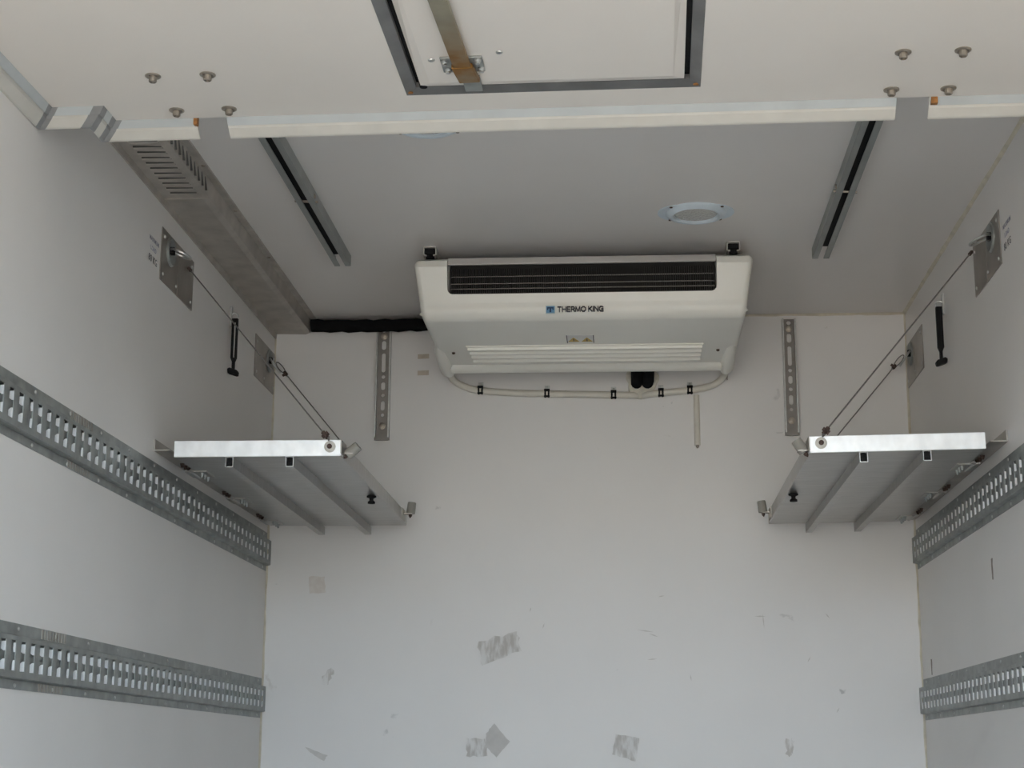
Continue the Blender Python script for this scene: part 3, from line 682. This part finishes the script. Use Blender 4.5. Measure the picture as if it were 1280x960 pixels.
# black insulated pipe in the ceiling corner
pts = []
for i in range(26):
    f = i / 25; pts.append((-1.004 + f * .50, D - .024, 1.3525 - .005 * math.sin(f * 3) * (1 - f) + .0012 * math.sin(i * 1.7)))
b = MB(); b.tube(pts, [.0205 + .0012 * math.sin(i * 2.3) for i in range(26)], 14)
tag(b.build('insulated_pipe', 'black_foam', smooth=60), 'black foam insulated pipe in ceiling corner between duct and cooling unit', 'pipe')

# ------------------------------------------------------------------ ceiling evaporator unit
EX = -.116
ev = thing('cooling_unit', 'ivory ceiling cooling unit with dark air intake above the front wall', 'cooling unit', (EX, 4.6, 1.15))
hw = .462
pf = [(4.300, 1.343), (4.276, 1.331), (4.268, 1.312), (4.294, 1.215)] + [(y, z) for (y, z) in arc(4.330, 1.2045, .036, 168, 262, 7)] + [(4.80, 1.168), (4.885, 1.172), (4.905, 1.190), (4.91, 1.343)]
b = MB(); b.prism(pf, 0, EX - hw, EX + hw)
bmesh.ops.recalc_face_normals(b.b, faces=b.b.faces)
for v in b.b.verts:
    k = min(1, max(0, (1.32 - v.co.z) / .14)); v.co.x = EX + (v.co.x - EX) * (1 - .045 * k)
ends = [f for f in b.b.faces if len(f.verts) > 4]
ee = list({e for f in ends for e in f.edges})
bmesh.ops.bevel(b.b, geom=ee, offset=.028, segments=5, affect='EDGES', profile=.5, clamp_overlap=True)
shell = b.build('housing', 'plast', ev, smooth=32)
gx0, gx1, gz0 = -.485, .247, 1.2385
r = .016
b = MB(); b.prism([(gx0, 1.42), (gx0, gz0 + r)] + arc(gx0 + r, gz0 + r, r, 190, 270, 6)[0:] + arc(gx1 - r, gz0 + r, r, 270, 350, 6) + [(gx1, gz0 + r), (gx1, 1.42)], 1, 4.15, 4.42)
boolean(shell, b)
me = shell.data; me.polygons.foreach_set('use_smooth', [True] * len(me.polygons)); me.set_sharp_from_angle(angle=math.radians(32))
MB().box(gx0 + .002, gx1 - .002, 4.345, 4.41, gz0 - .005, 1.342).build('coil_block', 'coil', ev)
for (z, y) in ((1.250, 4.327), (1.265, 4.329), (1.280, 4.331), (1.302, 4.336)):
    o = MB().tube([(gx0 + .003, y, z), (gx1 - .003, y, z)], .0020, 8).build('coil_tube', 'fin', ev)
b = MB()
n = 120
for i in range(n):
    x = gx0 + .006 + (gx1 - gx0 - .012) * i / (n - 1); b.box(x - .0005, x + .0005, 4.334, 4.346, gz0 + .002, 1.325)
b.build('coil_fins', 'coil', ev, kind='stuff', label='thin dark cooling fins')
MB().prism([(4.272, 1.318), (4.280, 1.3395), (4.288, 1.3395), (4.282, 1.318)], 0, gx0 + .001, gx1 - .001).build('top_strip', 'strip', ev, bevel=.002)
for x in (-.525, .287):
    MB().lathe((x, 4.286, 1.288), (0, -1, 0), [(.009, 0), (.009, .0016), (.007, .002), (.006, .001), (.001, .001)], 18).build('screw_cap', 'plast', ev, smooth=True)
# outlet grille on the underside
MB().box(-.462, .222, 4.582, 4.79, 1.1645, 1.170).build('grille_bed', 'plast', ev)
for i in range(4):
    y = 4.590 + i * .049
    MB().prism([(y, 1.166), (y + .002, 1.1570), (y + .008, 1.1555), (y + .026, 1.1625), (y + .030, 1.166)], 0, -.458 + .001 * i, .219).build('grille_slat', 'plast', ev)
b = MB(); b.prism([(4.818, 1.171), (4.822, 1.160), (4.832, 1.153), (4.850, 1.150), (4.868, 1.154), (4.878, 1.166), (4.88, 1.172)], 0, -.532, .287)
b.build('drain_lip', 'plast', ev, smooth=50)
for x in (-.548, .305):
    b = MB(); b.tube([(x, 4.60, 1.181), (x, 4.66, 1.173), (x, 4.80, 1.170), (x, 4.89, 1.172), (x, 4.93, 1.176)], [.006, .016, .021, .022, .019], 14)
    b.build('drain_spout', 'plast', ev, smooth=60)
for x in (-.506, .267):
    MB().lathe((x, 4.66, 1.169), (0, 0, -1), [(.005, 0), (.005, .004), (.003, .006), (.001, .006)], 10).build('screw', 'crimp', ev)
# name and emblem
GLYPH = {'T': (.8, [((0, 1), (.8, 1)), ((.4, 1), (.4, 0))]), 'H': (.8, [((0, 0), (0, 1)), ((.8, 0), (.8, 1)), ((0, .5), (.8, .5))]),
 'E': (.65, [((0, 0), (0, 1)), ((0, 1), (.65, 1)), ((0, .5), (.6, .5)), ((0, 0), (.65, 0))]),
 'R': (.72, [((0, 0), (0, 1)), ((0, 1), (.55, 1)), ((.55, 1), (.72, .75)), ((.72, .75), (.55, .48)), ((.55, .48), (0, .48)), ((.38, .48), (.75, 0))]),
 'M': (1.02, [((0, 0), (.06, 1)), ((.06, 1), (.51, .05)), ((.51, .05), (.96, 1)), ((.96, 1), (1.02, 0))]),
 'O': (.95, [((.28, 0), (.67, 0)), ((.67, 0), (.95, .28)), ((.95, .28), (.95, .72)), ((.95, .72), (.67, 1)), ((.67, 1), (.28, 1)), ((.28, 1), (0, .72)), ((0, .72), (0, .28)), ((0, .28), (.28, 0))]),
 'K': (.78, [((0, 0), (0, 1)), ((0, .42), (.72, 1)), ((.22, .55), (.78, 0))]), 'I': (.0, [((0, 0), (0, 1))]),
 'N': (.8, [((0, 0), (0, 1)), ((0, 1), (.8, 0)), ((.8, 0), (.8, 1))]),
 'G': (.9, [((.85, .85), (.62, 1)), ((.62, 1), (.28, 1)), ((.28, 1), (0, .72)), ((0, .72), (0, .28)), ((0, .28), (.28, 0)), ((.28, 0), (.88, 0)), ((.88, 0), (.88, .48)), ((.88, .48), (.5, .48))])}
b = MB(); cx = 0.0; hh = .0128; strokes = []
for ch in 'THERMO KING':
    if ch == ' ': cx += .42; continue
    w_, segs = GLYPH[ch]
    for (p, q) in segs: strokes.append((cx + p[0], p[1], cx + q[0], q[1]))
    cx += w_ + .30
sc = .1235 / (cx - .30)
for (x0, z0, x1, z1) in strokes:
    p, q = Vector((x0 * sc, z0 * hh)), Vector((x1 * sc, z1 * hh)); d = (q - p).normalized(); n_ = Vector((-d.y, d.x)) * .00105; d = d * .0009
    b.prism([(-.1835 + c.x, 1.1868 + c.y) for c in (p - d - n_, q + d - n_, q + d + n_, p - d + n_)], 1, 4.2872, 4.2950)
b.build('name_print', 'print', ev)
MB().box(-.2155, -.1910, 4.2878, 4.2915, 1.1815, 1.2025).build('emblem', 'lblue', ev)
MB().box(-.2140, -.1925, 4.2872, 4.2885, 1.1830, 1.2010).build('emblem_field', 'emblem', ev)
b = MB(); b.box(-.2115, -.1950, 4.2866, 4.2880, 1.1945, 1.1985); b.box(-.2058, -.2008, 4.2866, 4.2880, 1.1845, 1.1945)
b.box(-.2120, -.2088, 4.2866, 4.2880, 1.1905, 1.1985); b.box(-.1977, -.1945, 4.2866, 4.2880, 1.1905, 1.1985)
b.build('emblem_letter', 'navy', ev)
# warning sticker on the underside
st = MB().box(-.168, -.090, 4.475, 4.560, 1.1676, 1.1700).build('warning_sticker', 'sticker', ev)
b = MB(); b.box(-.168, -.1655, 4.475, 4.560, 1.1670, 1.1678); b.box(-.0925, -.090, 4.475, 4.560, 1.1670, 1.1678); b.build('sticker_border', 'print', ev)
for x in (-.148, -.110):
    b = MB(); b.prism([(x - .016, 4.545), (x + .016, 4.545), (x, 4.500)], 2, 1.1668, 1.1678); o = b.build('warning_triangle', 'amber', ev)
    b = MB(); b.box(x - .0015, x + .0015, 4.513, 4.538, 1.1663, 1.1669); b.build('warning_mark', 'print', ev)
# hanging profiles above the unit
for x in (-.535, .294):
    t = thing('hanger_profile', 'white C-profile with black bolt above the unit\'s %s shoulder' % ('left' if x < 0 else 'right'), 'hanger', (x, 4.4, 1.34), 'profiles carrying the cooling unit')
    b = MB(); y0_, y1_ = 4.285, 4.88
    b.box(x - .018, x - .0155, y0_, y1_, 1.350, ZC); b.box(x + .0155, x + .018, y0_, y1_, 1.350, ZC)
    b.box(x - .018, x + .018, y0_, y1_, ZC - .0025, ZC); b.box(x - .018, x - .009, y0_, y1_, 1.350, 1.3525); b.box(x + .009, x + .018, y0_, y1_, 1.350, 1.3525)
    b.build('c_profile', 'gasket', t)
    b = MB(); b.box(x - .0145, x + .0145, y0_ + .004, y0_ + .03, 1.357, 1.371); b.cyl((x, y0_ + .016, 1.3445), (x, y0_ + .016, 1.360), .0085, seg=12); b.cyl((x, y0_ + .016, 1.343), (x, y0_ + .016, 1.350), .013, seg=6)
    b.build('hanger_bolt', 'black', t)

# ------------------------------------------------------------------ drain hoses, clips, pipes on the front wall
def smooth_path(pts, n=6):
    P_ = [Vector(p) for p in pts]; out = []
    for i in range(len(P_) - 1):
        p0, p1, p2, p3 = P_[max(i - 1, 0)], P_[i], P_[i + 1], P_[min(i + 2, len(P_) - 1)]
        for k in range(n):
            t = k / n
            out.append(.5 * ((2 * p1) + (p2 - p0) * t + (2 * p0 - 5 * p1 + 4 * p2 - p3) * t * t + (3 * p1 - p0 - 3 * p2 + p3) * t ** 3))
    out.append(P_[-1]); return out
yw = D - .0125
h1 = smooth_path([(-.548, 4.925, 1.176), (-.552, 4.985, 1.178), (-.540, yw - .012, 1.165), (-.505, yw, 1.148), (-.459, yw, 1.137), (-.36, yw, 1.128), (-.249, yw, 1.124), (-.14, yw, 1.121), (-.04, yw, 1.118), (.010, yw, 1.117), (.034, yw + .010, 1.117)])
tag(MB().tube(h1, .0105, 12).build('drain_hose', 'hose', smooth=60), 'long ivory drain hose clipped along the front wall, left side', 'hose', 'drain hoses')
h2 = smooth_path([(.305, 4.925, 1.176), (.308, 4.985, 1.178), (.296, yw - .012, 1.162), (.262, yw, 1.143), (.198, yw, 1.131), (.108, yw, 1.123), (.070, yw, 1.119), (.052, yw + .010, 1.116)])
tag(MB().tube(h2, .0105, 12).build('drain_hose', 'hose', smooth=60), 'short ivory drain hose clipped along the front wall, right side', 'hose', 'drain hoses')
cl = [(-.459, 1.137, 'first'), (-.249, 1.1245, 'second'), (-.040, 1.118, 'third'), (.108, 1.123, 'fourth'), (.198, 1.131, 'fifth')]
for (x, z, nn) in cl:
    t = thing('hose_clip', 'black hose clip, %s from the left along the drain hoses' % nn, 'clip', (x, D, z - .018), 'hose clips on the front wall')
    for dx in (-.0055, .0055):
        MB().tube([(x + dx, yw + .011 * math.sin(a), z + .013 * math.cos(a)) for a in [math.pi * (-.10 - .8 * i / 10) for i in range(11)]], .0028, 6).build('clip_band', 'black', t)
    MB().box(x - .009, x + .009, yw - .0145, yw - .009, z + .005, z + .013).build('clip_top', 'black', t, bevel=.001)
    MB().box(x - .009, x + .009, yw - .0145, yw - .009, z - .014, z - .008).build('clip_bottom', 'black', t, bevel=.001)
    MB().box(x - .008, x + .008, D - .005, D, z + .012, z + .028).build('clip_tab', 'zinc', t, bevel=.001)
    MB().lathe((x, D - .005, z + .020), (0, -1, 0), [(.005, 0), (.004, .003), (.001, .004)], 10).build('screw', 'zinc', t)
# foam-sealed pipe passage
b = MB(); pts = []
for i in range(28):
    a = 2 * math.pi * i / 28; rr = 1 + .10 * math.sin(3 * a + 1) + .06 * math.sin(7 * a)
    pts.append((.048 + .050 * rr * math.cos(a), 1.165 + .055 * rr * math.sin(a)))
b.prism(pts, 1, D - .012, D)
o = tag(b.build('foam_patch', 'foam', bevel=.005), 'cream sealing foam around the black pipe stub', 'foam')
t = thing('pipe_stub', 'black rubber pipe stub entering the front wall under the cooling unit', 'pipe', (.048, D, 1.14))
for x in (.032, .066):
    MB().tube(smooth_path([(x, 4.915, 1.225), (x, 4.955, 1.205), (x + .002, 4.985, 1.180), (x + .002, 5.000, 1.160), (x, D - .012, 1.153)]), [.0195] * 20 + [.018] * 4 + [.015], 12).build('rubber_sleeve', 'black_foam', t, smooth=60)
b = MB(); b.prism(arc(.219, D, .0095, 180, 360, 10), 2, .957, 1.117)
t = thing('cable_conduit', 'short vertical ivory conduit on the front wall below the hose', 'conduit', (.219, D, .949))
b.build('conduit_body', 'hose', t, smooth=50)
MB().lathe((.219, D - .005, .958), (0, 0, -1), [(.0055, 0), (.0055, .006), (.002, .010), (.001, .010)], 10).build('end_plug', 'brown', t)

for o in bpy.data.objects:
    if '_o' in o: del o['_o']
for mm_ in bpy.data.materials:
    if 'cr' in mm_: del mm_['cr']
